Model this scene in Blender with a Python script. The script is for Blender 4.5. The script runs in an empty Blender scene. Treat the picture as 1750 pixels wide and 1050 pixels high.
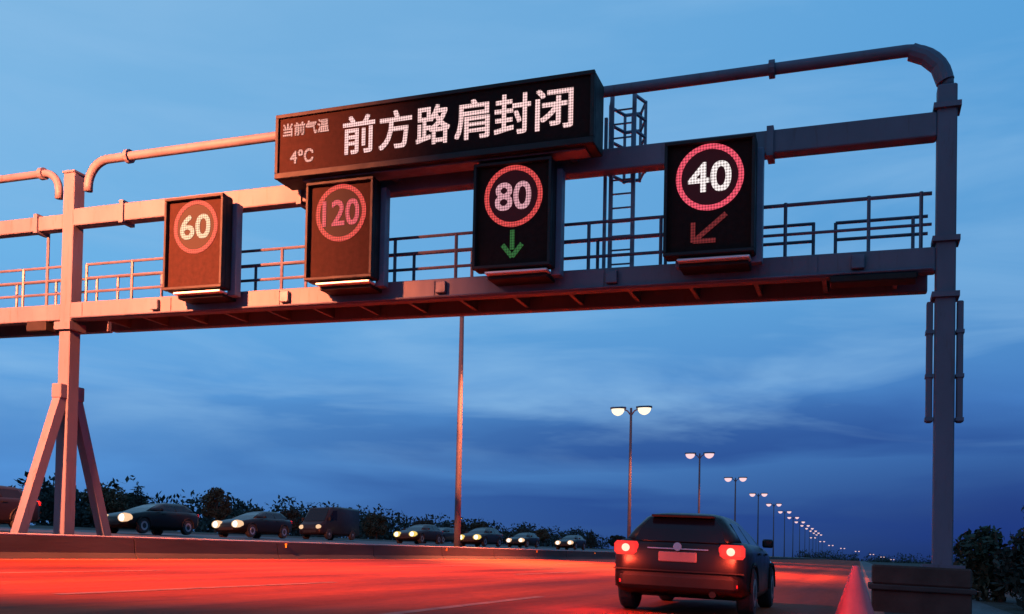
import bpy, math, random
import numpy as np
from mathutils import Matrix, Vector

random.seed(7)
S = bpy.context.scene
COL = S.collection
PI = math.pi


def lin(r, g, b):
    f = lambda c: (c / 12.92 if c <= .04045 else ((c + .055) / 1.055) ** 2.4)
    return (f(r / 255), f(g / 255), f(b / 255), 1)


# ------------------------------------------------------------------ camera
THETA = math.atan(595 / 1560)       # the road runs this far right of the view direction
BANK = .03                          # crossfall of the carriageway, rising to the left
H = .85
cd = bpy.data.cameras.new("camera")
cam = bpy.data.objects.new("camera", cd)
COL.objects.link(cam)
cd.sensor_width = 36
cd.lens = 1560 / 1750 * 36
cd.shift_y = (912 - 525) / 1750
cd.clip_start, cd.clip_end = .1, 20000
p, r = math.radians(1.2), .02
fw = Vector((0, math.cos(p), math.sin(p)))
up = Vector((0, -math.sin(p), math.cos(p)))
rt = Vector((1, 0, 0))
rx, ux = rt * math.cos(r) + up * math.sin(r), -rt * math.sin(r) + up * math.cos(r)
cam.matrix_world = Matrix(((rx.x, ux.x, -fw.x, 0), (rx.y, ux.y, -fw.y, 0), (rx.z, ux.z, -fw.z, H), (0, 0, 0, 1)))
S.camera = cam

# ------------------------------------------------------------------ render
S.view_settings.view_transform = 'Standard'
S.view_settings.look = 'None'
S.view_settings.exposure = 0
S.view_settings.gamma = 1
S.cycles.use_denoising = True
S.cycles.sample_clamp_indirect = 6
S.cycles.max_bounces = 6

# ------------------------------------------------------------------ dusk sky (world)
SUN_EL, SUN_AZ = math.radians(2.0), math.radians(-120)
w = bpy.data.worlds.new("World")
S.world = w
w.use_nodes = True
nt = w.node_tree
for n in list(nt.nodes):
    nt.nodes.remove(n)
N, L = nt.nodes.new, nt.links.new


def math_node(t, op, a, b=None, clamp=False):
    n = t.nodes.new('ShaderNodeMath')
    n.operation = op
    n.use_clamp = clamp
    for i, v in enumerate((a, b)):
        if v is None:
            continue
        if isinstance(v, (int, float)):
            n.inputs[i].default_value = v
        else:
            t.links.new(v, n.inputs[i])
    return n.outputs[0]


def ramp(t, fac, stops):
    n = t.nodes.new('ShaderNodeValToRGB')
    e = n.color_ramp.elements
    while len(e) < len(stops):
        e.new(.5)
    for el_, (pos, c) in zip(e, stops):
        el_.position, el_.color = pos, c
    t.links.new(fac, n.inputs[0])
    return n.outputs[0]


def mix(t, fac, a, b):
    n = t.nodes.new('ShaderNodeMix')
    n.data_type = 'RGBA'
    for sock, v in ((n.inputs[0], fac), (n.inputs[6], a), (n.inputs[7], b)):
        if isinstance(v, (int, float, tuple)):
            sock.default_value = v
        else:
            t.links.new(v, sock)
    return n.outputs[2]


def noise(t, vec, scale, detail=3, rough=.5, dist=0):
    n = t.nodes.new('ShaderNodeTexNoise')
    n.inputs['Scale'].default_value = scale
    n.inputs['Detail'].default_value = detail
    n.inputs['Roughness'].default_value = rough
    n.inputs['Distortion'].default_value = dist
    if vec is not None:
        t.links.new(vec, n.inputs['Vector'])
    return n.outputs[0]


def mapping(t, vec, scale=(1, 1, 1), loc=(0, 0, 0), rot=(0, 0, 0)):
    n = t.nodes.new('ShaderNodeMapping')
    n.inputs['Scale'].default_value = scale
    n.inputs['Location'].default_value = loc
    n.inputs['Rotation'].default_value = rot
    t.links.new(vec, n.inputs['Vector'])
    return n.outputs[0]


tc = N('ShaderNodeTexCoord')
vec = tc.outputs['Generated']
sep = N('ShaderNodeSeparateXYZ')
L(vec, sep.inputs[0])
zz = math_node(nt, 'MAXIMUM', sep.outputs['Z'], 0)
glow_side = ramp(nt, sep.outputs['X'], [(0, (0, 0, 0, 1)), (1, (1, 1, 1, 1))])
side = math_node(nt, 'MULTIPLY_ADD', sep.outputs['X'], 1.05, True)
side.node.inputs[2].default_value = .5
west = ramp(nt, zz, [(0, lin(72, 124, 192)), (.06, lin(84, 150, 224)), (.155, lin(98, 168, 234)), (.274, lin(116, 188, 242)), (.515, lin(136, 192, 236)), (1, lin(95, 155, 212))])
east = ramp(nt, zz, [(0, lin(18, 42, 100)), (.06, lin(28, 66, 140)), (.155, lin(68, 126, 200)), (.274, lin(92, 162, 222)), (.515, lin(92, 168, 228)), (1, lin(70, 130, 195))])
base = mix(nt, side, west, east)
sky = N('ShaderNodeTexSky')
sky.sky_type = 'NISHITA'
sky.sun_disc = False
sky.sun_elevation = SUN_EL
sky.sun_rotation = SUN_AZ
sky.air_density, sky.ozone_density = 1.2, 3
skc = N('ShaderNodeVectorMath')
skc.operation = 'MULTIPLY'
L(sky.outputs[0], skc.inputs[0])
skc.inputs[1].default_value = (.10, .12, .15)
base = mix(nt, .12, base, skc.outputs[0])
# long low cloud banks and thin pale streaks, laid out over the sky by direction
warp = mapping(nt, vec, (1.0, 1.0, 5.5), (3.1, .4, .0), (0, math.radians(5), 0))
bank = noise(nt, warp, 2.6, 4, .5, .35)
band = ramp(nt, zz, [(0, (.5, .5, .5, 1)), (.07, (1, 1, 1, 1)), (.13, (.8, .8, .8, 1)), (.21, (0, 0, 0, 1))])
dark = ramp(nt, bank, [(.42, (0, 0, 0, 1)), (.62, (1, 1, 1, 1))])
eastness = ramp(nt, side, [(.12, (.25, .25, .25, 1)), (.62, (.9, .9, .9, 1))])
dk = math_node(nt, 'MULTIPLY', math_node(nt, 'MULTIPLY', math_node(nt, 'MULTIPLY', dark, band), .8), eastness)
base = mix(nt, dk, base, lin(28, 58, 134))
warp2 = mapping(nt, vec, (1.2, 1.2, 6.0), (7.7, 2.4, .6), (0, math.radians(-6), 0))
pale = ramp(nt, noise(nt, warp2, 2.2, 5, .55, .5), [(.46, (0, 0, 0, 1)), (.72, (1, 1, 1, 1))])
band2 = ramp(nt, zz, [(.08, (0, 0, 0, 1)), (.16, (1, 1, 1, 1)), (.30, (.6, .6, .6, 1)), (.8, (.35, .35, .35, 1))])
base = mix(nt, math_node(nt, 'MULTIPLY', math_node(nt, 'MULTIPLY', pale, band2), .75), base, lin(142, 190, 232))
bg = N('ShaderNodeBackground')
L(base, bg.inputs[0])
bg.inputs[1].default_value = 1.0
wo = N('ShaderNodeOutputWorld')
L(bg.outputs[0], wo.inputs[0])

# ------------------------------------------------------------------ faint afterglow from the set sun
sd = bpy.data.lights.new("sun", 'SUN')
sd.energy = .10
sd.angle = math.radians(12)
sd.color = (1, .55, .4)
so = bpy.data.objects.new("sun", sd)
COL.objects.link(so)
so.rotation_euler = (Vector((-math.sin(-SUN_AZ), math.cos(SUN_AZ), math.sin(SUN_EL + .15))).to_track_quat('Z', 'Y')).to_euler()

# ------------------------------------------------------------------ road frame: l = metres right of camera, a = metres along the road, z up
EL = Vector((math.cos(THETA), -math.sin(THETA), 0))
EA = Vector((math.sin(THETA), math.cos(THETA), 0))
LAMP_COLOR = (1, .21, .075)


def zprof(l):
    """height of the ground across the road: crossfall, opposite carriageway a step higher, level verges"""
    z = -BANK * max(-62, min(l, 20))
    t = max(0, min(1, (-18.4 - l) / 2.5))
    return z + .45 * t


def W(l, a, z=0):
    q = EL * l + EA * a
    dip = -10.6 * max(0, min(1, (a - 530) / 350))      # the land falls away far ahead
    return Vector((q.x, q.y, z + zprof(l) + dip))


# ------------------------------------------------------------------ materials
def mat(name, color, rough=.6, metal=0, var=.25, scale=3.0, spec=.5, coat=0, stretch=(1, 1, 1), bump=0, second=None):
    m = bpy.data.materials.new(name)
    m.use_nodes = True
    t = m.node_tree
    b = t.nodes['Principled BSDF']
    c = tuple(color) if len(color) == 4 else tuple(color) + (1,)
    co = t.nodes.new('ShaderNodeTexCoord').outputs['Object']
    v = mapping(t, co, stretch)
    n = noise(t, v, scale, 6, .6)
    lo = second if second else tuple(x * (1 - var) for x in c[:3]) + (1,)
    hi = tuple(min(1, x * (1 + var)) for x in c[:3]) + (1,)
    colr = ramp(t, n, [(.32, lo), (.68, hi)])
    t.links.new(colr, b.inputs['Base Color'])
    rr = t.nodes.new('ShaderNodeMapRange')
    rr.inputs[3].default_value, rr.inputs[4].default_value = max(0, rough - .12), min(1, rough + .12)
    t.links.new(noise(t, v, scale * 2.7, 4), rr.inputs[0])
    t.links.new(rr.outputs[0], b.inputs['Roughness'])
    b.inputs['Metallic'].default_value = metal
    b.inputs['Specular IOR Level'].default_value = spec
    b.inputs['Coat Weight'].default_value = coat
    if bump:
        bn = t.nodes.new('ShaderNodeBump')
        bn.inputs['Strength'].default_value = bump
        bn.inputs['Distance'].default_value = .02
        t.links.new(noise(t, v, scale * 9, 4), bn.inputs['Height'])
        t.links.new(bn.outputs[0], b.inputs['Normal'])
    return m


def emit(name, color, strength, base=(.02, .02, .02, 1)):
    m = bpy.data.materials.new(name)
    m.use_nodes = True
    t = m.node_tree
    b = t.nodes['Principled BSDF']
    b.inputs['Base Color'].default_value = base
    b.inputs['Roughness'].default_value = .8
    b.inputs['Specular IOR Level'].default_value = .05
    co = t.nodes.new('ShaderNodeTexCoord').outputs['Object']
    n = noise(t, co, 9, 2)
    c = tuple(color)[:3]
    t.links.new(ramp(t, n, [(.3, tuple(x * .9 for x in c) + (1,)), (.7, c + (1,))]), b.inputs['Emission Color'])
    b.inputs['Emission Strength'].default_value = strength
    return m


M = {}
M['paint'] = mat('gantry grey paint', (.080, .084, .122), .6, 0, .14, 1.2, .35, stretch=(1, 1, .35))
M['galv'] = mat('galvanised steel', (.07, .08, .12), .5, .2, .22, 2.5, .4)
M['grating'] = mat('walkway steel', (.10, .105, .12), .6, .2, .2, 6)
M['cabinet'] = mat('sign cabinet black', (.012, .012, .015), .6, 0, .3, 2, .2)
M['face'] = mat('led panel face', (.015, .006, .0052), .8, 0, .25, 9, .1)
M['sideplate'] = mat('blue grey sign post paint', (.10, .13, .2), .5, 0, .15, 2)
M['tray'] = mat('pale aluminium tray', (.55, .58, .62), .4, .2, .08, 4)
M['asphalt'] = mat('asphalt with painted red glow', (.40, .050, .011), .75, 0, .30, .55, .10, stretch=(1.6, .10, 1), bump=.25, second=(.24, .030, .010, 1))  # red light lying on the carriageway is put into this base colour
M['shoulder'] = mat('grey asphalt', (.040, .037, .040), .65, 0, .3, 1.5, .5, stretch=(1.5, .2, 1), bump=.3)
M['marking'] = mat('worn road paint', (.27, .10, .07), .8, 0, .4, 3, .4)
M['ground'] = mat('rough verge soil and grass', (.030, .032, .026), .9, 0, .5, .8, .2, bump=.5)
M['concrete'] = mat('stained concrete', (.040, .032, .031), .9, 0, .3, 1.1, .3, stretch=(1, .25, 2), bump=.2)
M['pedestal'] = mat('weathered brown concrete', (.050, .030, .026), .9, 0, .35, 1.6, .3, bump=.3)
M['rail'] = mat('weathered steel rail', (.30, .27, .27), .6, .1, .3, 2, .3, stretch=(1, .3, 1))
M['amber'] = mat('amber reflector', (.5, .2, .02), .3, 0, .1, 9, .5)
M['cone'] = mat('red cone plastic', (.80, .10, .11), .45, 0, .12, 3, .4)
M['rubber'] = mat('black rubber', (.018, .018, .02), .7, 0, .3, 6, .3)
M['carblack'] = mat('black car paint', (.005, .004, .004), .35, 0, .2, 1.5, .22, coat=.04)
M['carplum'] = mat('dark plum car paint', (.010, .006, .007), .4, 0, .2, 1.5, .25, coat=.04)
M['carsilver'] = mat('silver car paint', (.25, .25, .27), .3, .4, .1, 1.5, .5, coat=.5)
M['carwhite'] = mat('white car paint', (.6, .6, .58), .3, 0, .05, 1.5, .5, coat=.5)
M['glass'] = mat('dark tinted glass', (.005, .005, .008), .18, 0, .1, 2, .25)
M['rim'] = mat('alloy rim', (.35, .35, .37), .35, .8, .1, 5)
M['trim'] = mat('black plastic trim', (.010, .009, .009), .65, 0, .2, 5, .2)
M['plate'] = mat('pale licence plate', (.13, .10, .11), .5, 0, .05, 8)
M['chrome'] = mat('chrome strip', (.5, .5, .52), .2, .9, .05, 8)
M['reflector'] = mat('red reflector', (.35, .02, .02), .25, 0, .15, 9, .6)
M['pole'] = mat('lamp pole paint', (.055, .055, .075), .6, .1, .12, 1, .4, stretch=(1, 1, .3))
M['bark'] = mat('dark bark', (.045, .035, .028), .9, 0, .4, 4, .2, bump=.4)
M['leaf_a'] = mat('dark green leaves', (.026, .038, .024), .7, 0, .6, 2.2, .25)
M['leaf_b'] = mat('blue green needles', (.022, .032, .028), .75, 0, .6, 2.6, .2)
M['leaf_c'] = mat('dusky olive leaves', (.052, .052, .030), .7, 0, .6, 1.9, .25)
M['led_white'] = emit('led pinkish white', lin(240, 198, 196), 1.0)
M['led_soft'] = emit('led soft pink', lin(212, 160, 150), 1.0)
M['led_ring'] = emit('led red ring', lin(226, 80, 100), 1.0)
M['led_ring_dim'] = emit('led dim red ring', lin(206, 70, 68), 1.0)
M['led_num'] = emit('led white digits', lin(238, 226, 224), 1.0)
M['led_num_green'] = emit('led greenish digits', lin(206, 204, 170), 1.0)
M['led_num_red'] = emit('led red digits', lin(205, 84, 98), 1.0)
M['led_num_pink'] = emit('led pink digits', lin(206, 150, 160), 1.0)
M['led_arrow_red'] = emit('led dim red arrow', lin(104, 34, 34), 1.0)
M['led_arrow_green'] = emit('led dim green arrow', lin(44, 92, 46), 1.0)
M['led_glow'] = emit('led dark red field', lin(40, 3, 6), .8)


def led(m, pitch=.052):
    """rows and columns of diodes"""
    t = m.node_tree
    b = t.nodes['Principled BSDF']
    co = t.nodes.new('ShaderNodeTexCoord').outputs['Object']
    sp_ = t.nodes.new('ShaderNodeSeparateXYZ')
    t.links.new(co, sp_.inputs[0])
    sx_ = math_node(t, 'SINE', math_node(t, 'MULTIPLY', sp_.outputs[0], 2 * PI / pitch))
    sz_ = math_node(t, 'SINE', math_node(t, 'MULTIPLY', sp_.outputs[2], 2 * PI / pitch))
    q = math_node(t, 'MULTIPLY_ADD', math_node(t, 'ADD', sx_, sz_), .34)
    q.node.inputs[2].default_value = 1.0
    t.links.new(math_node(t, 'MAXIMUM', q, .3), b.inputs['Emission Strength'])


for k in list(M):
    if k.startswith('led_') and k != 'led_glow':
        led(M[k])
M['lamp'] = emit('street lamp lens', (1, .84, .60), 1.5)
M['lamp_pink'] = emit('distant street lamp lens', (1, .66, .70), 1.1)
M['tail'] = emit('lit brake lamp', (1, .03, .028), 1.15)
M['tailcore'] = emit('brake lamp bulb', (1, .70, .52), 1.35)
M['head'] = emit('headlamp lens', (1, .62, .36), 1.05)
M['headcore'] = emit('headlamp bulb', (1, .92, .80), 2.0)
M['head_y'] = emit('yellow headlamp lens', (1, .70, .16), 1.0)


def weather(m):
    """thin rust runs and grime that follow the steel"""
    t = m.node_tree
    b = t.nodes['Principled BSDF']
    old = b.inputs['Base Color'].links[0].from_socket
    co = t.nodes.new('ShaderNodeTexCoord').outputs['Object']
    n = noise(t, mapping(t, co, (5, 5, .7)), 1.6, 6, .7)
    fac = ramp(t, n, [(.56, (0, 0, 0, 1)), (.70, (1, 1, 1, 1))])
    c = mix(t, math_node(t, 'MULTIPLY', fac, .55), old, (.055, .030, .020, 1))
    t.links.new(c, b.inputs['Base Color'])


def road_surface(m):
    """wheel tracks along each lane, resurfaced patches, joints and grain over the base colour"""
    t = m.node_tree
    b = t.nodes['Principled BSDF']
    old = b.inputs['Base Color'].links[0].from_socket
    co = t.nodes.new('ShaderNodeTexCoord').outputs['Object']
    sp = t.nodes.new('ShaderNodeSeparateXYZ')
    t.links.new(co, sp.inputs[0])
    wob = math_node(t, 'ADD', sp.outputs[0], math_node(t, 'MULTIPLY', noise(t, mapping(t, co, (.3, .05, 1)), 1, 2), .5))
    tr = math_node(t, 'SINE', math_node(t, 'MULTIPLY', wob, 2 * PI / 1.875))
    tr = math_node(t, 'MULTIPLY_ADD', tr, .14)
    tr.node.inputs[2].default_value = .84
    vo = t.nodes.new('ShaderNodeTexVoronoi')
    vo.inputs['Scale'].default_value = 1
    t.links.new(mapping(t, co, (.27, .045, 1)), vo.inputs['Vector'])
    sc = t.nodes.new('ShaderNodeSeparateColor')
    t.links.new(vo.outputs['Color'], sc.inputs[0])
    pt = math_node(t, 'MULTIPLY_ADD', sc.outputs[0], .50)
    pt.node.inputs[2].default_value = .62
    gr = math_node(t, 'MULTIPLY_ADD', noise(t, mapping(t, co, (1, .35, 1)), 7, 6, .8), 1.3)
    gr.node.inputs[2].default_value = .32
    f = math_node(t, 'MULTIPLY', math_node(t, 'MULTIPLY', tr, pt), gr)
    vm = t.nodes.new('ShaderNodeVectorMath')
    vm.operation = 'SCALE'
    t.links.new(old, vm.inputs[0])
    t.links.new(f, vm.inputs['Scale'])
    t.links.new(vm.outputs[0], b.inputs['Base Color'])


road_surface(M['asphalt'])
weather(M['paint'])
weather(M['galv'])
road_surface(M['shoulder'])


# ------------------------------------------------------------------ mesh builder
class MB:
    """collects boxes, bars, tubes and lofts and links them as ONE mesh object"""

    def __init__(s):
        s.v, s.f = [], []

    def add(s, vs, fs):
        o = len(s.v)
        s.v += [tuple(q) for q in vs]
        s.f += [tuple(o + i for i in f) for f in fs]
        return s

    def box(s, x0, x1, y0, y1, z0, z1, c=.0):
        if c <= 0:
            vs = [(x, y, z) for z in (z0, z1) for y in (y0, y1) for x in (x0, x1)]
            return s.add(vs, [(0, 2, 3, 1), (4, 5, 7, 6), (0, 1, 5, 4), (2, 6, 7, 3), (0, 4, 6, 2), (1, 3, 7, 5)])
        # chamfered box: three nested rings
        def ring(i, z):
            return [(x0 + i + c, y0 + i, z), (x1 - i - c, y0 + i, z), (x1 - i, y0 + i + c, z), (x1 - i, y1 - i - c, z),
                    (x1 - i - c, y1 - i, z), (x0 + i + c, y1 - i, z), (x0 + i, y1 - i - c, z), (x0 + i, y0 + i + c, z)]
        return s.rings([ring(c * .7, z0), ring(0, z0 + c), ring(0, z1 - c), ring(c * .7, z1)])

    def rings(s, rs, caps=True, closed=True):
        n = len(rs[0])
        vs = [q for r_ in rs for q in r_]
        fs = []
        for k in range(len(rs) - 1):
            for i in range(n if closed else n - 1):
                j = (i + 1) % n
                fs.append((k * n + i, k * n + j, (k + 1) * n + j, (k + 1) * n + i))
        if caps:
            fs.append(tuple(reversed(range(n))))
            fs.append(tuple(range((len(rs) - 1) * n, len(rs) * n)))
        return s.add(vs, fs)

    def tube(s, pts, rad, n=10):
        pts = [Vector(q) for q in pts]
        rs = []
        rad = rad if isinstance(rad, (list, tuple)) else [rad] * len(pts)
        for i, q in enumerate(pts):
            d = (pts[min(i + 1, len(pts) - 1)] - pts[max(i - 1, 0)]).normalized()
            u = d.cross(Vector((0, 1, 0)) if abs(d.y) < .9 else Vector((0, 0, 1))).normalized()
            v = d.cross(u)
            rs.append([q + (u * math.cos(t) + v * math.sin(t)) * rad[i] for t in [2 * PI * k / n + PI / n for k in range(n)]])
        return s.rings(rs)

    def bar(s, p0, p1, wd, hd):
        """rectangular bar from p0 to p1"""
        p0, p1 = Vector(p0), Vector(p1)
        d = (p1 - p0).normalized()
        u = d.cross(Vector((0, 1, 0)) if abs(d.y) < .9 else Vector((0, 0, 1))).normalized()
        v = d.cross(u)
        return s.rings([[q + u * (a * wd / 2) + v * (b * hd / 2) for a, b in ((-1, -1), (1, -1), (1, 1), (-1, 1))] for q in (p0, p1)])

    def lathe(s, prof, axis='z', c=(0, 0, 0), n=24):
        rs = []
        for rad, h in prof:
            ring = []
            for k in range(n):
                t = 2 * PI * k / n
                x, y = rad * math.cos(t), rad * math.sin(t)
                q = (x, y, h) if axis == 'z' else ((h, x, y) if axis == 'x' else (x, h, y))
                ring.append((q[0] + c[0], q[1] + c[1], q[2] + c[2]))
            rs.append(ring)
        return s.rings(rs)

    def build(s, name, m, parent=None, bank=True, smooth=False, label=None):
        me = bpy.data.meshes.new(name)
        vs = [(x, y, z - BANK * x) for x, y, z in s.v] if bank else s.v
        me.from_pydata(vs, [], s.f)
        me.materials.append(m)
        if smooth:
            for q in me.polygons:
                q.use_smooth = True
        me.update()
        import bmesh
        b = bmesh.new()
        b.from_mesh(me)
        bmesh.ops.recalc_face_normals(b, faces=b.faces)
        b.to_mesh(me)
        b.free()
        o = bpy.data.objects.new(name, me)
        COL.objects.link(o)
        if parent is not None:
            o.parent = parent
        if label:
            o['label'] = label
        return o


def tag(o, label=None, cat=None, group=None, kind=None):
    for k, v in (('label', label), ('category', cat), ('group', group), ('kind', kind)):
        if v:
            o[k] = v
    return o


def thing(name, l, a, label, cat, group=None, turn=0, z=0):
    o = bpy.data.objects.new(name, None)
    o.empty_display_size = .2
    COL.objects.link(o)
    o.location = W(l, a, z)
    o.rotation_euler = (0, 0, -THETA + turn)
    return tag(o, label, cat, group)


def copy_tree(o, parent=None):
    c = o.copy()
    COL.objects.link(c)
    if parent is not None:
        c.parent = parent
    for ch in list(o.children):
        copy_tree(ch, c)
    return c


def sheet(name, ls, as_, lift, m, kind='structure'):
    """a sheet laid on the ground profile, in road coordinates"""
    vs, fs = [], []
    for a in as_:
        for l in ls:
            q = W(l, a, lift)
            vs.append((q.x, q.y, q.z))
    n = len(ls)
    for j in range(len(as_) - 1):
        for i in range(n - 1):
            fs.append((j * n + i, j * n + i + 1, (j + 1) * n + i + 1, (j + 1) * n + i))
    # give the sheet road-aligned local coordinates so that its grain runs along the road
    R = Matrix.Rotation(-THETA, 4, 'Z')
    Ri = R.inverted()
    b = MB().add([Ri @ Vector(v) for v in vs], fs)
    o = b.build(name, m, bank=False)
    o.matrix_world = R
    o['kind'] = kind
    return o


# ------------------------------------------------------------------ ground, roads, markings
AS = [-300, -80, -30, 0, 20, 40, 80, 160, 320, 530, 620, 720, 880, 1000]
sheet('ground', [-6000, -600, -62, -40, -20.9, -18.4, -17, 0, 2.4, 20, 600, 6000], [-4000] + AS + [3000, 9000], -.03, M['ground'])
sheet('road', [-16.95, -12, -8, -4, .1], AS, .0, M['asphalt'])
sheet('road_shoulder', [.1, 1, 2.6], AS, .0, M['shoulder'])
sheet('opposite_road', [-37, -28, -21.2], AS, .0, M['shoulder'])
road_lines = MB()


def line_strip(b, l0, l1, a0, a1):
    q = [W(l0, a0, .005), W(l1, a0, .005), W(l1, a1, .005), W(l0, a1, .005)]
    b.add(q, [(0, 1, 2, 3)])


line_strip(road_lines, -16.5, -16.3, -30, 530)
line_strip(road_lines, .22, .38, -30, 530)
for l in (-12.55, -8.75, -4.9):
    for k in range(30):
        line_strip(road_lines, l, l + .16, -22 + 15 * k, -16 + 15 * k)
tag(road_lines.build('lane_markings', M['marking'], bank=False), kind='structure')

# ------------------------------------------------------------------ median barrier
bt = thing('median_barrier', -17.1, 0, 'low dark concrete barrier with a pale capping rail along the left road edge', 'barrier')
PROF = ((-.28, -.02), (-.16, .14), (-.12, .50), (.12, .50), (.16, .14), (.28, -.02))
for k in range(45):
    a0, a1 = -30 + 6 * k, -30 + 6 * k + 5.965
    MB().rings([[(x, a, z) for x, z in PROF] for a in (a0, a1)]).build('wall_segment', M['concrete'], bt)
    if k % 2 and k < 40:
        MB().box(.10, .19, a0 + .4, a0 + .43, .36, .48).build('reflector', M['amber'], bt)
MB().rings([[(x, a, z) for x, z in PROF] for a in (240, 530)]).build('wall', M['concrete'], bt)
MB().box(-.11, .11, -30, 530, .503, .545, .015).build('capping_rail', M['rail'], bt)

# ------------------------------------------------------------------ overhead gantry
GA = 16.9
g = thing('overhead_gantry', -8.5, GA, 'grey steel sign gantry with walkway spanning the whole road on square posts', 'gantry')
GO = 8.5                                            # local x = l + 8.5, local y = a - 16.9


def gx(l):
    return l + GO


# posts
lp = MB().box(gx(-18.5), gx(-18.15), 0, .35, -.6, 9.45, .02).build('post', M['paint'], g, label='left post standing behind the barrier, braced on both sides')
MB().box(gx(-18.52), gx(-18.13), -.02, .37, 9.453, 9.5).build('cap_plate', M['paint'], lp)
MB().box(gx(-18.58), gx(-18.07), -.08, .43, 5.55, 5.74).build('collar', M['paint'], lp)
rp = MB().box(gx(1.15), gx(1.46), 0, .31, .3, 9.0, .02).build('post', M['paint'], g, label='right post on a concrete pedestal')
for z0 in (8.58, 5.35, 6.3):
    MB().box(gx(1.09), gx(1.52), -.06, .37, z0, z0 + .09).build('flange', M['paint'], rp)
MB().box(gx(.98), gx(1.63), -.17, .48, .78, .83).build('base_plate', M['paint'], rp)
for s_ in (-1, 1):
    cx_ = gx(1.305) + s_ * .235
    c_ = MB().box(cx_ - .05, cx_ + .05, .06, .22, 3.24, 5.3, .015).build('cable_duct', M['paint'], rp)
    for z0 in (3.26, 4.0, 4.75):
        MB().box(cx_ - .065, cx_ + .065, .04, .24, z0, z0 + .06).build('bracket', M['galv'], c_)
# braces of the left post
for dy in (-1.62, 1.62):
    MB().bar((gx(-18.32), .17 + dy * .12, 3.95), (gx(-18.32), .17 + dy, -.5), .24, .24).build('brace', M['paint'], g)
MB().box(gx(-18.47), gx(-18.17), -.2, .55, 3.85, 4.2, .02).build('brace_collar', M['paint'], g)


# pipes and beams, right-hand arch and the arm over the other carriageway
def arc(cx_, cz_, rad, t0, t1, n=8):
    return [(cx_ + rad * math.cos(math.radians(t0 + (t1 - t0) * k / n)), .155, cz_ + rad * math.sin(math.radians(t0 + (t1 - t0) * k / n))) for k in range(n + 1)]


top = [(gx(-17.85), .155, 9.0), ] + arc(gx(-17.25), 9.13, .6, 180, 90) + [(gx(-10), .155, 9.73), (gx(-4), .155, 9.73)] + arc(gx(.66), 9.08, .65, 90, 0) + [(gx(1.31), .155, 8.99)]
tp = MB().tube(top, .105, 12).build('upper_pipe', M['paint'], g, smooth=True)
for l in (-16.6, -11.6, -6.6, -1.6):
    MB().tube([(gx(l) - .05, .155, 9.73), (gx(l) + .05, .155, 9.73)], .165, 12).build('pipe_flange', M['paint'], tp)
MB().tube([(gx(.74), .155, 9.70), (gx(.98), .155, 9.58), (gx(1.18), .155, 9.38), (gx(1.28), .155, 9.1)], .15, 12).build('elbow_sleeve', M['paint'], tp)
arm = [(gx(-18.8), .155, 8.9)] + arc(gx(-19.3), 9.08, .5, 0, 90) + [(gx(-30), .155, 9.58)]
ap = MB().tube(arm, .095, 12).build('upper_pipe', M['paint'], g, smooth=True)
MB().tube([(gx(-19.42), .155, 9.58), (gx(-19.3), .155, 9.58)], .15, 12).build('pipe_flange', M['paint'], ap)
mb_ = MB().box(gx(-18.147), gx(1.147), .0, .30, 8.12, 8.54, .02).build('middle_beam', M['paint'], g)
for l in (-16.6, -11.6, -6.6, -1.6):
    MB().box(gx(l) - .06, gx(l) + .06, -.05, .35, 8.06, 8.60).build('beam_flange', M['paint'], mb_)
ml = MB().box(gx(-30), gx(-18.503), .02, .28, 8.08, 8.44, .02).build('middle_beam', M['paint'], g)
MB().box(gx(-19.42), gx(-19.30), -.03, .33, 8.02, 8.50).build('beam_flange', M['paint'], ml)
lb = MB().box(gx(-18.147), gx(1.147), .0, .24, 5.80, 6.22, .02).build('lower_beam', M['paint'], g)
ll = MB().box(gx(-30), gx(-18.503), .02, .26, 5.80, 6.20, .02).build('lower_beam', M['paint'], g)
MB().box(gx(-18.1), gx(1.1), 1.25, 1.45, 5.80, 6.20, .02).build('rear_beam', M['paint'], g)
MB().box(gx(-30), gx(-18.2), 1.25, 1.45, 5.80, 6.18, .02).build('rear_beam', M['paint'], g)
MB().box(gx(-18.1), gx(1.1), .243, 1.247, 6.10, 6.16).build('walkway_floor', M['grating'], g)
MB().box(gx(-30), gx(-18.2), .263, 1.247, 6.08, 6.14).build('walkway_floor', M['grating'], g)
for k in range(16):
    l = -17.5 + k * 1.2
    MB().box(gx(l), gx(l) + .08, .245, 1.245, 5.86, 6.097).build('floor_joist', M['grating'], g)
# dark service tray under the right end of the beam, and a lower arm bracket on the far left
MB().box(gx(-.55), gx(.86), -.06, .32, 5.68, 5.795, .02).build('service_tray', M['trim'], g)
MB().box(gx(-19.55), gx(-18.9), -.04, .30, 5.55, 5.797, .02).build('arm_bracket', M['trim'], g)

for l in (-15.6, -12.0, -8.2, -4.6, -.2):
    MB().box(gx(l), gx(l) + .22, -.10, -.003, 5.90, 6.14, .012).build('junction_box', M['galv'], g)
MB().tube([(gx(-18.1), -.035, 5.84), (gx(1.1), -.035, 5.84)], .022, 6).build('conduit', M['galv'], g)
for l in (-17.9, -15.2, -12.2, -8.4, -4.8, -.9):
    MB().box(gx(l), gx(l) + .14, -.02, -.003, 5.86, 6.18).build('splice_plate', M['paint'], g)

# railings: each one a frame of three rails and its uprights
def railing(y, l0, l1, step, name='railing'):
    rl = MB()
    for z in (.36, .70, 1.04):
        rl.tube([(gx(l0), y, 6.2 + z), (gx(l1), y, 6.2 + z)], .032, 6)
    ro = rl.build(name, M['galv'], g)
    n = int(round((l1 - l0) / step))
    for k in range(n + 1):
        l = l0 + (l1 - l0) * k / n
        MB().tube([(gx(l), y, 6.14), (gx(l), y, 7.26)], .036, 6).build('upright', M['galv'], ro)


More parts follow.
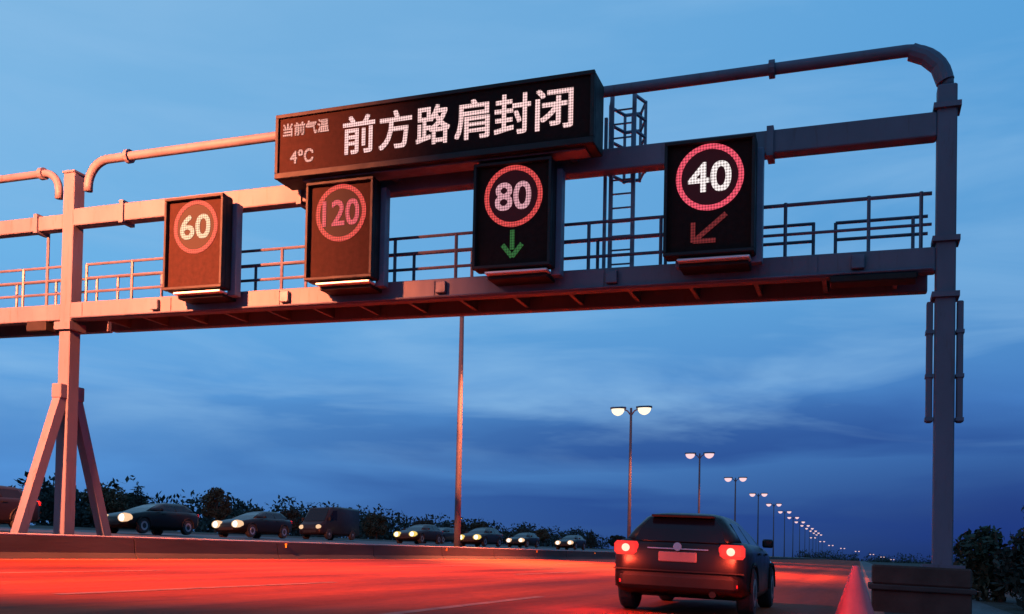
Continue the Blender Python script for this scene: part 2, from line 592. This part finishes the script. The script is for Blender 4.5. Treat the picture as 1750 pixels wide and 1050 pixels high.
railing(.33, -18.0, -2.2, 1.42)
fr = MB()
fr.tube([(gx(-1.75), .33, 7.26), (gx(1.1), .33, 7.26)], .034, 6)
fr.tube([(gx(-1.75), .33, 6.72), (gx(1.1), .33, 6.72)], .028, 6)
fro = fr.build('railing', M['galv'], g)
for l in (-1.34, .08, .93):
    MB().tube([(gx(l), .33, 6.14), (gx(l), .33, 7.30)], .036, 6).build('upright', M['galv'], fro)
railing(1.35, -18.0, -.9, 1.42)
rr_ = MB()
for z in (7.22, 6.9):
    rr_.tube([(gx(-.5), 1.35, z), (gx(1.1), 1.35, z)], .032, 6)
rro = rr_.build('railing', M['galv'], g)
for l in (-.5, .85):
    MB().tube([(gx(l), 1.35, 6.14), (gx(l), 1.35, 7.22)], .036, 6).build('upright', M['galv'], rro)
railing(.33, -30, -18.7, 1.4)
railing(1.35, -30, -18.7, 1.4)
MB().tube([(gx(-19.3), .33, 6.14), (gx(-19.3), .33, 8.3)], .04, 8).build('stay_rod', M['galv'], g)

# ladder with safety cage
LX0, LX1, LY = gx(-4.70), gx(-4.25), .55
ld = MB()
for x in (LX0, LX1):
    ld.bar((x, LY, 6.17), (x, LY, 9.92), .075, .06)
lo = ld.build('ladder', M['sideplate'], g)
for k in range(12):
    z = 6.45 + .28 * k
    MB().tube([(LX0, LY, z), (LX1, LY, z)], .018, 6).build('rung', M['sideplate'], lo)
cg = MB()
for z in (8.42, 8.76, 9.10, 9.44, 9.80):
    cg.tube([(LX0, LY, z), (LX0 - .14, LY + .38, z), (LX0 + .06, LY + .80, z), (LX1 - .06, LY + .80, z), (LX1 + .14, LY + .38, z), (LX1, LY, z)], .036, 6)
for x, y in ((LX0 - .14, LY + .38), (LX0 + .06, LY + .80), (LX0 + .225, LY + .80), (LX1 - .06, LY + .80), (LX1 + .14, LY + .38)):
    cg.tube([(x, y, 8.38), (x, y, 9.83)], .032, 6)
cg.build('safety_cage', M['sideplate'], lo)
MB().bar((gx(-4.82), LY, 9.4), (gx(-4.82), LY, 6.2), .06, .06).build('hanger', M['sideplate'], lo)

# pedestal under the right post
pd = thing('concrete_pedestal', 1.2, GA, 'weathered brown concrete pedestal under the right gantry post', 'pedestal')
MB().box(-1.0, .5, -.5, .8, .46, .78, .03).build('upper_block', M['pedestal'], pd)
MB().box(-1.06, .56, -.56, .86, .37, .457, .015).build('ledge', M['concrete'], pd)
MB().box(-1.0, .5, -.5, .8, -.1, .367, .02).build('footing', M['pedestal'], pd)


# ------------------------------------------------------------------ signs
def lettering(name, body, x0, x1, z0, z1, y, m, parent, weight=.0):
    c = bpy.data.curves.new(name, 'FONT')
    c.body = body
    c.size = 1
    t = bpy.data.objects.new(name, c)
    COL.objects.link(t)
    src = bpy.data.meshes.new_from_object(t.evaluated_get(bpy.context.evaluated_depsgraph_get()))
    bpy.data.objects.remove(t)
    co = np.array([v.co[:] for v in src.vertices])
    lo_, hi_ = co.min(0), co.max(0)
    sx, sz = (x1 - x0) / (hi_[0] - lo_[0]), (z1 - z0) / (hi_[1] - lo_[1])
    faces = [tuple(q.vertices) for q in src.polygons]
    b = MB()
    shifts = [(0, 0)] if not weight else [(-weight, -weight), (weight, -weight), (weight, weight), (-weight, weight)]
    for k, (dx, dz) in enumerate(shifts):          # strokes thickened by laying the glyph down slightly offset, each a hair prouder
        vs = []
        for q in co:
            nx = x0 + (q[0] - lo_[0]) * sx + dx
            vs.append((nx, y - .002 * k, z0 + (q[1] - lo_[1]) * sz + dz - BANK * nx))
        b.add(vs, faces)
    me = bpy.data.meshes.new(name)
    me.from_pydata(b.v, [], b.f)
    me.name = name
    me.materials.clear()
    me.materials.append(m)
    o = bpy.data.objects.new(name, me)
    COL.objects.link(o)
    o.parent = parent
    return o


# message board, local x from -3.5 to 3.5
MA, ML = 16.1, -8.17
mbd = thing('message_board', ML, MA, 'long dark LED message board with pinkish white Chinese lettering on the gantry', 'message sign')
MB().box(-3.50, 3.50, .03, .62, 8.30, 9.66, .02).build('cabinet', M['cabinet'], mbd)
fc = MB().box(-3.42, 3.42, .0, .027, 8.42, 9.58).build('display_face', M['face'], mbd)
for x0, x1, z0, z1 in ((-3.50, 3.50, 9.583, 9.66), (-3.50, 3.50, 8.30, 8.417), (-3.50, -3.423, 8.42, 9.58), (3.423, 3.50, 8.42, 9.58)):
    MB().box(x0, x1, -.05, .027, z0, z1, .008).build('bezel', M['cabinet'], mbd)
X = lambda l: l - ML
chars = "前方路肩封闭"
for i, ch in enumerate(chars):
    cx_ = -9.66 + i * (4.20 / 5)
    lettering('lettering', ch, X(cx_ - .36), X(cx_ + .36), 8.66, 9.42, -.012, M['led_white'], mbd, .014)
lettering('lettering', "当前气温", X(-11.49), X(-10.38), 9.19, 9.46, -.012, M['led_soft'], mbd, .007)
lettering('lettering', "4℃", X(-11.30), X(-10.74), 8.60, 8.87, -.012, M['led_soft'], mbd, .007)
for x in (-2.9, -1.0, 1.0, 2.9):
    MB().box(x - .07, x + .07, .623, .797, 8.32, 8.52).build('mounting_bracket', M['galv'], mbd)
lip = MB().box(-2.9, 3.3, .12, .5, 8.262, 8.297)
lip.build('cable_tray', M['galv'], mbd)

# four lane control signs
SA = 16.3


def lane_sign(l, label, num, nx, mnum, mring, arrow=None, weight=.012):
    t = thing('speed_sign', l, SA, label, 'speed sign', 'speed limit signs over the lanes')
    MB().box(-.80, .80, .03, .26, 6.14, 8.20, .025).build('cabinet', M['cabinet'], t)
    f = MB().box(-.74, .74, .0, .027, 6.20, 8.14).build('display_face', M['face'], t)
    for x0, x1, z0, z1 in ((-.80, .80, 8.143, 8.20), (-.80, .80, 6.14, 6.197), (-.80, -.743, 6.2, 8.14), (.743, .80, 6.2, 8.14)):
        MB().box(x0, x1, -.10, .027, z0, z1, .006).build('bezel', M['cabinet'], t)
    zc = 7.54
    n = 48
    rb = MB()
    for k in range(n):
        t0, t1 = 2 * PI * k / n, 2 * PI * (k + 1) / n
        q = []
        for y in (-.012, -.002):
            for rad in (.505, .60):
                for tt in (t0, t1):
                    q.append((rad * math.cos(tt), y, zc + rad * math.sin(tt)))
        rb.add(q, [(0, 1, 3, 2), (4, 6, 7, 5), (2, 3, 7, 6), (0, 4, 5, 1)])
    rb.build('ring', mring, t)
    gl = MB().lathe([(.50, -.006), (.50, -.002)], 'y', (0, 0, zc), 40)
    gl.build('ring_field', M['led_glow'], t)
    lettering('digits', num, -nx, nx, zc - .26, zc + .26, -.012, mnum, t, weight)
    ar = MB()
    if arrow == 'down':
        ar.bar((0, -.008, 6.88), (0, -.008, 6.5), .09, .01).bar((0, -.008, 6.36), (-.2, -.008, 6.6), .09, .01).bar((0, -.0095, 6.36), (.2, -.0095, 6.6), .09, .01)
        ar.build('arrow', M['led_arrow_green'], t)
    elif arrow == 'slant':
        ar.bar((.30, -.008, 6.86), (-.24, -.008, 6.42), .085, .01).bar((-.28, -.0095, 6.40), (.12, -.0095, 6.40), .08, .01).bar((-.28, -.011, 6.38), (-.28, -.011, 6.74), .08, .01)
        ar.build('arrow', M['led_arrow_red'], t)
    # pale tray below the cabinet, the bracket that carries it and the support columns behind
    MB().box(-.56, .72, -.03, .24, 6.055, 6.10, .01).build('tray', M['tray'], t)
    MB().box(-.55, .68, .12, .597, 5.985, 6.05, .01).build('support_arm', M['cabinet'], t)
    for x in (-.64, .70):
        MB().box(x, x + .20, .265, .47, 6.04, 8.10, .01).build('column', M['sideplate'], t)
    return t


lane_sign(-13.90, 'speed sign with pale greenish number in red ring, nearest the left post', "60", .40, M['led_num_green'], M['led_ring_dim'])
lane_sign(-10.17, 'speed sign showing a red 120 in a red ring', "120", .43, M['led_num_red'], M['led_ring_dim'])
lane_sign(-6.33, 'speed sign showing a pink 80 above a dim green down arrow', "80", .36, M['led_num_pink'], M['led_ring_dim'], 'down')
lane_sign(-2.58, 'speed sign showing a white 40 above a dim red slanting arrow', "40", .37, M['led_num'], M['led_ring'], 'slant')


# ------------------------------------------------------------------ street lamps along the median
def lamp_post(a, l=-18.2, label='', parts=True, z=0, lens=None, hz=12.7):
    t = thing('street_lamp', l, a, label, 'street lamp', 'double headed street lamps along the median', z=z)
    n = 12 if parts else 6
    po = MB().tube([(0, 0, -.1), (0, 0, 3), (0, 0, hz + .15)], [.17, .15, .10], n).build('pole', M['pole'], t, bank=False, smooth=True)
    MB().tube([(0, 0, -.1), (0, 0, .5)], [.3, .28], n).build('base', M['pole'], po, bank=False)
    for s_ in (-1, 1):
        MB().tube([(0, 0, hz - .5), (s_ * .3, 0, hz - .1), (s_ * .75, 0, hz + .1)], [.07, .06, .055], n).build('arm', M['pole'], t, bank=False)
        hd = MB().rings([[(s_ * (x), y * wd, hz + .1 + h) for y, h in ((-1, 0), (1, 0), (.7, .16), (-.7, .16))] for x, wd in ((.45, .14), (.75, .42), (1.55, .42), (1.80, .14))]).build('lamp_head', M['pole'], t, bank=False)
        rs = []
        for k in range(5):
            u = k / 4 * PI / 2
            rs.append([(s_ * 1.15 + .58 * math.cos(u) * math.cos(v), .40 * math.cos(u) * math.sin(v), hz + .095 - .58 * math.sin(u) * .98) for v in [2 * PI * j / 12 for j in range(12)]])
        rs[-1] = [(s_ * 1.15 + .02 * math.cos(2 * PI * j / 12), .02 * math.sin(2 * PI * j / 12), hz + .095 - .58) for j in range(12)]
        MB().rings(rs).build('lens', lens or M['lamp'], hd, bank=False, smooth=True)
    return t


def spot(parent, loc, aim, power, cone, blend, color=LAMP_COLOR, size=.25):
    d = bpy.data.lights.new('lamp_light', 'SPOT')
    d.energy, d.spot_size, d.spot_blend, d.color, d.shadow_soft_size = power, math.radians(cone), blend, color, size
    o = bpy.data.objects.new('lamp_light', d)
    COL.objects.link(o)
    o.parent = parent
    o.location = loc
    o.rotation_euler = (Vector(aim) - Vector(loc)).to_track_quat('-Z', 'Y').to_euler()
    return o


ORD = ['first', 'second', 'third', 'fourth', 'fifth', 'sixth', 'seventh', 'eighth', 'ninth', 'tenth', 'eleventh', 'twelfth', 'thirteenth', 'fourteenth', 'fifteenth',
       'sixteenth', 'seventeenth', 'eighteenth', 'nineteenth', 'twentieth', 'twenty-first', 'twenty-second', 'twenty-third', 'twenty-fourth', 'twenty-fifth', 'twenty-sixth']
# the lamp of the row that stands just before the gantry lights its left half
k0 = lamp_post(2.5, label='tall street lamp on the median, the one before the gantry')
spot(k0, (1.15, .1, 11.95), (.4, 14.5, 7.6), 205000, 74, .9)
spot(k0, (1.6, .1, 11.9), (6.0, 10.8, 0), 62000, 60, 1.0)
FARLAMPS = ((-25.5, 558), (-22.0, 600), (-18.0, 640), (-11.3, 680), (-1.8, 722), (8.8, 770), (17.6, 820), (27.1, 880))
LAMPS = [(-18.2, 40.3)] + [(-18.4, 76.2), (-18.4, 112.0), (-18.6, 148.0), (-18.9, 186.0), (-19.0, 222.0)]
for k in range(8):
    LAMPS.append((-19.2 - k * .22, 258 + 37 * k))
# farther on the road dips and bends to the right
LAMPS += FARLAMPS
for k, (l, a) in enumerate(LAMPS):
    lab = 'double headed street lamp on the median, %s beyond the gantry' % ORD[k]
    if k == 0:
        lab = 'tall street lamp pole rising to the gantry deck left of the 80 sign'
    t = lamp_post(a, l, lab, k < 6, lens=M['lamp'] if k < 2 else M['lamp_pink'])
    if k < 3:
        spot(t, (1.5, 0, 11.75), (6, 0, 0), (95000, 34000, 12000)[k], 96, .9)


# ------------------------------------------------------------------ vehicles
def outline(hw, z0, z1, rr, n=5):
    pts = []
    for cx_, cz_, t0 in ((hw - rr, z1 - rr, 0), (-hw + rr, z1 - rr, 90), (-hw + rr, z0 + rr, 180), (hw - rr, z0 + rr, 270)):
        for k in range(n):
            t = math.radians(t0 + 90 * k / (n - 1))
            pts.append((cx_ + rr * math.cos(t), cz_ + rr * math.sin(t)))
    return pts


def build_car(t, paint, lit):
    """hatchback, rear bumper at y = 0, bonnet towards +y"""
    st = [(0, .42, .84, .74, .12), (.04, .34, .93, .83, .14), (.16, .27, .985, .88, .15), (.8, .20, 1.0, .90, .15), (2.2, .2, .985, .90, .15), (3.1, .2, .955, .89, .16), (3.7, .22, .86, .86, .17), (4.12, .28, .74, .80, .17), (4.28, .36, .64, .68, .13)]
    MB().rings([[(x, y, z) for x, z in outline(hw, z0, z1, rr)] for y, z0, z1, hw, rr in st]).build('body', paint, t, smooth=True)

    def ring(y0, y1, hw, z, rr):
        pts = []
        for cx_, cy_, t0 in ((hw - rr, y1 - rr, 0), (-hw + rr, y1 - rr, 90), (-hw + rr, y0 + rr, 180), (hw - rr, y0 + rr, 270)):
            for k in range(5):
                u = math.radians(t0 + 22.5 * k)
                pts.append((cx_ + rr * math.cos(u), cy_ + rr * math.sin(u), z))
        return pts
    MB().rings([ring(.10, 3.10, .79, .93, .16), ring(.24, 2.60, .67, 1.13, .18), ring(.40, 2.10, .54, 1.30, .2), ring(.52, 1.85, .47, 1.355, .22), ring(.80, 1.6, .33, 1.385, .22)]).build('cabin', paint, t, smooth=True)
    gl = MB()
    gl.add([(-.60, .10, .975), (.60, .10, .975), (.54, .232, 1.14), (.44, .37, 1.285), (-.44, .37, 1.285), (-.54, .232, 1.14)], [(0, 1, 2, 5), (5, 2, 3, 4)])
    gl.build('rear_window', M['glass'], t)
    ws = MB()
    ws.add([(-.62, 3.06, .96), (.62, 3.06, .96), (.52, 2.612, 1.14), (.40, 2.15, 1.285), (-.40, 2.15, 1.285), (-.52, 2.612, 1.14)], [(0, 1, 2, 5), (5, 2, 3, 4)])
    ws.build('windscreen', M['glass'], t)
    for s_ in (-1, 1):
        for y0, y1, y2, y3 in ((.50, 1.35, 1.35, .66), (1.43, 2.45, 1.92, 1.43)):
            MB().add([(s_ * .782, y0, .965), (s_ * .782, y1, .965), (s_ * .585, y2, 1.265), (s_ * .585, y3, 1.265)], [(0, 1, 2, 3)]).build('side_window', M['glass'], t)
        MB().box(min(s_ * .84, s_ * 1.0), max(s_ * .84, s_ * 1.0), 2.42, 2.54, .96, 1.09, .025).build('wing_mirror', paint, t)
        for y in (1.28, 2.2):
            MB().box(min(s_ * .905, s_ * .925), max(s_ * .905, s_ * .925), y, y + .2, .84, .87).build('door_handle', M['trim'], t)
        for y in (.78, 3.42):
            wh = MB().lathe([(.20, s_ * .70), (.30, s_ * .70), (.33, s_ * .73), (.33, s_ * .88), (.30, s_ * .915), (.2, s_ * .915)], 'x', (0, y, .33), 24).build('wheel', M['rubber'], t)
            MB().lathe([(.2, s_ * .90), (.19, s_ * .918), (.04, s_ * .912)], 'x', (0, y, .33), 14).build('rim', M['rim'], wh)
            ar = MB()
            pts = [(s_ * .905, y + .38 * math.cos(u), .33 + .38 * math.sin(u)) for u in [PI * k / 10 for k in range(11)]]
            ar.tube(pts, .03, 6).build('wheel_arch', M['trim'], t)
        # lamp clusters
        on = lit == 'rear'
        x0, x1 = sorted((s_ * .53, s_ * .86))
        tl = MB().box(x0, x1, -.025, .12, .77, .955, .04).build('taillight', M['tail'] if on else M['reflector'], t)
        if on:
            MB().lathe([(.052, -.05), (.052, -.028)], 'y', (s_ * .69, 0, .865), 16).build('bulb', M['tailcore'], tl)
            d = bpy.data.lights.new('brake_glow', 'POINT')
            d.energy, d.color, d.shadow_soft_size = 90, (1, .07, .03), .08
            o = bpy.data.objects.new('brake_glow', d)
            COL.objects.link(o)
            o.parent = tl
            o.location = (s_ * .80, -.36, .80)
        x0, x1 = sorted((s_ * .36, s_ * .80))
        hl = MB().rings([[((x0 + x1) / 2 +   .28 * q * math.cos(u), y, .64 + .20 * q * math.sin(u)) for u in [2 * PI * j / 16 for j in range(16)]] for y, q in ((4.0, .9), (4.2, 1), (4.29, .9), (4.34, .6), (4.355, .15))]).build('headlight', M['head'] if lit == 'front' else (M['head_y'] if lit == 'yellow' else M['chrome']), t)
        if lit != 'rear':
            MB().lathe([(.15, 4.33), (.12, 4.37), (.02, 4.38)], 'y', ((x0 + x1) / 2, 0, .64), 16).build('bulb', M['headcore'], hl)
        x0, x1 = sorted((s_ * .5, s_ * .78))
        MB().box(x0, x1, -.005, .06, .40, .44).build('reflector', M['reflector'], t)
    MB().box(-.25, .25, -.022, .05, .705, .835, .008).build('licence_plate', M['plate'], t)
    MB().box(-.40, .40, -.018, .06, .868, .884).build('chrome_strip', M['chrome'], t)
    MB().lathe([(.055, -.03), (.055, -.012)], 'y', (0, 0, .905), 18).build('emblem', M['chrome'], t)
    MB().box(-.86, .86, -.028, .02, .575, .59).build('bumper_seam', M['trim'], t)
    MB().tube([(.46, -.02, .30), (.46, .2, .30)], .045, 10).build('exhaust_tip', M['trim'], t)
    MB().box(-.78, .78, -.035, .14, .33, .55, .05).build('rear_bumper', M['trim'] if lit == 'rear' else paint, t)
    MB().box(-.45, .45, 4.20, 4.31, .34, .5, .03).build('grille', M['trim'], t)
    MB().box(-.42, .42, .29, .52, 1.305, 1.335, .01).build('roof_spoiler', M['trim'], t)
    return t


def build_van(t, paint):
    st = [(0, .32, 2.02, .84, .14), (.08, .30, 2.12, .90, .16), (2.6, .28, 2.16, .92, .16), (3.5, .28, 2.10, .91, .2), (3.9, .28, 1.62, .90, .2), (4.25, .30, 1.18, .88, .16), (4.62, .32, 1.0, .84, .16), (4.75, .38, .86, .72, .12)]
    MB().rings([[(x, y, z) for x, z in outline(hw, z0, z1, rr)] for y, z0, z1, hw, rr in st]).build('body', paint, t, smooth=True)
    MB().add([(-.78, 4.27, 1.20), (.78, 4.27, 1.20), (.70, 3.60, 2.02), (-.70, 3.60, 2.02)], [(0, 1, 2, 3)]).build('windscreen', M['glass'], t)
    for s_ in (-1, 1):
        MB().add([(s_ * .925, 3.0, 1.25), (s_ * .915, 3.95, 1.25), (s_ * .925, 3.45, 1.85), (s_ * .93, 3.0, 1.9)], [(0, 1, 2, 3)]).build('side_window', M['glass'], t)
        for y in (.95, 3.85):
            wh = MB().lathe([(.20, s_ * .72), (.31, s_ * .72), (.34, s_ * .75), (.34, s_ * .90), (.31, s_ * .93), (.2, s_ * .93)], 'x', (0, y, .34), 22).build('wheel', M['rubber'], t)
            MB().lathe([(.2, s_ * .915), (.05, s_ * .935)], 'x', (0, y, .34), 14).build('rim', M['rim'], wh)
        MB().rings([[(s_ * .62 + .19 * q * math.cos(u), y, .80 + .15 * q * math.sin(u)) for u in [2 * PI * j / 16 for j in range(16)]] for y, q in ((4.4, .9), (4.66, 1), (4.74, .9), (4.79, .6), (4.80, .15))]).build('headlight', M['head'], t)
        MB().box(min(s_ * .93, s_ * 1.08), max(s_ * .93, s_ * 1.08), 3.95, 4.05, 1.2, 1.45, .02).build('wing_mirror', M['trim'], t)
    MB().box(-.5, .5, 4.66, 4.775, .42, .6, .02).build('grille', M['trim'], t)
    return t


car = thing('car', -2.24, 12.0, 'black hatchback with bright red brake lights, seen from behind', 'car')
build_car(car, M['carblack'], 'rear')

ONC = [(-25.0, 21.6, 'y', 'beside the foot of the braced left gantry post'), (-28.6, 33.3, 'w', 'white, second along from the braced gantry post'),
       (-28.6, 40.5, 'w', ''), (-32.2, 53, 'w', ''), (-28.6, 59, 'y', ''), (-32.2, 70, 'w', ''), (-25, 61.5, 'y', ''), (-28.6, 80, 'w', ''), (-25, 83, 'w', ''), (-28.6, 125, 'w', '')]
proto = {}
for k, (l, a, c, _) in enumerate(ONC):
    lab = ('oncoming car with yellowish headlights beside the foot of the braced post' if k == 0 else
           'oncoming car with lit headlights beyond the barrier, %s from the braced post' % ORD[k if k < 3 else k - 1])
    paint, lit = (('carblack', 'front'), ('carplum', 'yellow'))[c == 'y']
    if k == 3:
        t = thing('oncoming_van', l - .6, a + 1.5, 'dark oncoming van with lit headlights between the oncoming cars', 'van', turn=PI)
        build_van(t, M['carplum'])
        continue
    if (c,) not in proto:
        t = thing('oncoming_car', l, a, lab, 'car', 'oncoming cars with headlights on', turn=PI)
        build_car(t, M[paint], lit)
        proto[(c,)] = t
    else:
        t = copy_tree(proto[(c,)])
        t.location = W(l, a)
        t['label'] = lab

# ------------------------------------------------------------------ traffic cone on the shoulder line
cn = thing('traffic_cone', -.05, 13.0, 'red traffic cone standing by the shoulder line ahead', 'traffic cone')
MB().box(-.30, .30, -.30, .30, .0, .05, .02).build('base', M['rubber'], cn)
MB().lathe([(.27, .052), (.255, .10), (.05, .74), (.035, .765), (.0, .77)], 'z', (0, 0, 0), 28).build('body', M['cone'], cn, smooth=True)


# ------------------------------------------------------------------ vegetation
def leaves(rng, blobs, count, size):
    """many small leaf faces spread through the volume of several clumps"""
    vs, fs = [], []
    wts = np.array([b[3] * b[4] * b[5] for b in blobs]) ** .7
    idx = rng.choice(len(blobs), count, p=wts / wts.sum())
    for i in idx:
        cx_, cy_, cz_, ax, ay, az = blobs[i]
        d = rng.normal(size=3)
        d /= np.linalg.norm(d)
        rad = rng.uniform(.35, 1.08) ** .6
        c = np.array((cx_, cy_, cz_)) + d * rad * np.array((ax, ay, az))
        u = rng.normal(size=3)
        u /= np.linalg.norm(u)
        v = np.cross(u, rng.normal(size=3))
        v /= np.linalg.norm(v)
        s_ = size * rng.uniform(.6, 1.4)
        o = len(vs)
        vs += [tuple(c - u * s_), tuple(c + v * s_ * .45), tuple(c + u * s_), tuple(c - v * s_ * .45)]
        fs.append((o, o + 1, o + 2, o + 3))
    return vs, fs


def tree(name, l, a, h, wd, style, label, group, leaf, seed, cat='tree', turn=0):
    rng = np.random.default_rng(seed)
    t = thing(name, l, a, label, cat, group, turn=turn)
    tr = MB()
    bend = rng.normal(0, .05 * h, 2)
    top_ = (bend[0], bend[1], h * .8)
    tr.tube([(0, 0, -.2), (bend[0] * .4, bend[1] * .4, h * .4), top_], [h * .03 + .03, h * .02 + .02, .02], 7)
    blobs = []
    if style == 'conifer':
        n = 9
        for k in range(n):
            u = k / (n - 1)
            rad = wd * .5 * (1 - u) ** .8 + .06 * wd
            for j in range(3):
                ph = rng.uniform(0, 2 * PI)
                blobs.append((bend[0] * u + .4 * rad * math.cos(ph), bend[1] * u + .4 * rad * math.sin(ph), h * (.16 + .82 * u), rad * .75, rad * .75, h * .07))
    else:
        n = 11 if style == 'round' else 8
        for k in range(n):
            ph, u = rng.uniform(0, 2 * PI), rng.uniform(0, 1)
            rad = wd * .5 * (.35 + .65 * math.sin(PI * (.15 + .8 * u))) * rng.uniform(.3, .8)
            q = (rad * math.cos(ph), rad * math.sin(ph), h * (.34 + .56 * u))
            s_ = wd * rng.uniform(.13, .24)
            blobs.append((*q, s_, s_, s_ * rng.uniform(.6, 1)))
            tr.tube([(bend[0] * .4, bend[1] * .4, h * rng.uniform(.22, .45)), q], [h * .012 + .015, .012], 5)
        if style == 'shrub':
            blobs += [(rng.uniform(-.35, .35) * wd, rng.uniform(-.35, .35) * wd, h * rng.uniform(.1, .45), wd * .24, wd * .24, h * .22) for _ in range(6)]
    tr.build('trunk' if style != 'shrub' else 'stem', M['bark'], t, bank=False)
    vs, fs = leaves(rng, blobs, int(1200 + 700 * wd), .030 * wd + .035)
    MB().add(vs, fs).build('crown' if style != 'shrub' else 'foliage', leaf, t, bank=False)
    return t


rng = np.random.default_rng(5)
GT = 'trees beyond the oncoming carriageway'
# direction t = picture tangent spread from far left to the vanishing point
TREES = [(-44, 20, 3.4, 3.6, 'round'), (-47, 24.5, 4.6, 3.0, 'conifer'), (-42, 26, 3.4, 4.0, 'round'), (-48, 33, 5.0, 4.0, 'round'), (-43, 35.5, 3.6, 3.4, 'round'),
         (-40, 35.4, 4.3, 4.2, 'round'), (-46, 44, 5.8, 2.4, 'conifer'), (-50, 48, 4.8, 5.0, 'round'), (-43, 47.5, 5.6, 3.4, 'round'), (-50, 60, 4.4, 4.6, 'round'), (-42, 54, 3.4, 3.6, 'round'),
         (-48, 70, 4.6, 3.0, 'conifer'), (-44, 70, 4.4, 4.4, 'round'), (-46, 83, 4.0, 4.8, 'round'), (-42, 84, 4.4, 3.0, 'conifer'), (-47, 100, 5.0, 5.2, 'round'), (-44, 108, 4.0, 4.6, 'round'),
         (-48, 126, 5.4, 5.0, 'round'), (-44, 138, 5.8, 3.6, 'conifer'), (-46, 160, 5.0, 6.2, 'round'), (-44, 185, 5.0, 6.4, 'round'), (-46, 222, 6.0, 7.0, 'round')]
TREES.sort(key=lambda q: (.934 * (q[0] * 1.7 + 8) + .356 * q[1] * 1.7) / (-.356 * (q[0] * 1.7 + 8) + .934 * q[1] * 1.7))
for k, (l, a, h, wd, st) in enumerate(TREES):
    leaf = M[('leaf_a', 'leaf_b', 'leaf_c')[k % 3 if st != 'conifer' else 1]]
    l, a, h = l * 1.7 + 8, a * 1.7, h * .86
    tree('conifer_tree' if st == 'conifer' else 'broadleaf_tree', l, a, h, wd, st,
         'dark %s tree beyond the oncoming lanes, %s from the left' % ('pointed' if st == 'conifer' else 'rounded', ORD[k]), GT, leaf, 40 + k)

GB = 'shrubs on the right verge'
BUSH = [(4.1, 21.5, 2.3, 2.1, 'upright leafy shrub just right of the gantry post'), (5.1, 19.0, 2.0, 2.2, 'low spreading shrub in front at the right picture edge'), (6.6, 23.0, 2.9, 2.6, 'tallest dark shrub on the right verge'),
        (3.3, 25.5, 1.7, 2.0, 'small shrub half behind the right gantry post'), (8.2, 28.0, 2.6, 3.0, 'broad shrub farthest back on the right verge')]
for k, (l, a, h, wd, lab) in enumerate(BUSH):
    h, wd = h * 1.25, wd * 1.2
    tree('shrub', l, a, h, wd, 'shrub', lab, GB, M[('leaf_b', 'leaf_a')[k % 2]], 80 + k, 'shrub')

# far woods that close the horizon, one mass
vs, fs = [], []
for k in range(520):
    u = k / 520
    l, a = (-118 + rng.uniform(-14, 14), 40 + 1100 * u ** 1.6) if k < 260 else (-60 + 420 * (u - .5) * 2 + rng.uniform(-8, 8), 960 + rng.uniform(-40, 120))
    big = 1 if k < 260 else 1.6
    h = rng.uniform(4, 7.5) * (1.25 if k < 260 else 2.5)
    q = W(l, a)
    blobs = [(q.x + rng.uniform(-3, 3), q.y + rng.uniform(-3, 3), q.z + h * f, 3.2 * big, 3.2 * big, h * .32) for f in (.25, .5, .75)]
    v_, f_ = leaves(rng, blobs, 170, .55 * big)
    o = len(vs)
    vs += v_
    fs += [tuple(o + i for i in f) for f in f_]
tag(MB().add(vs, fs).build('treeline', M['leaf_b'], bank=False), kind='stuff')
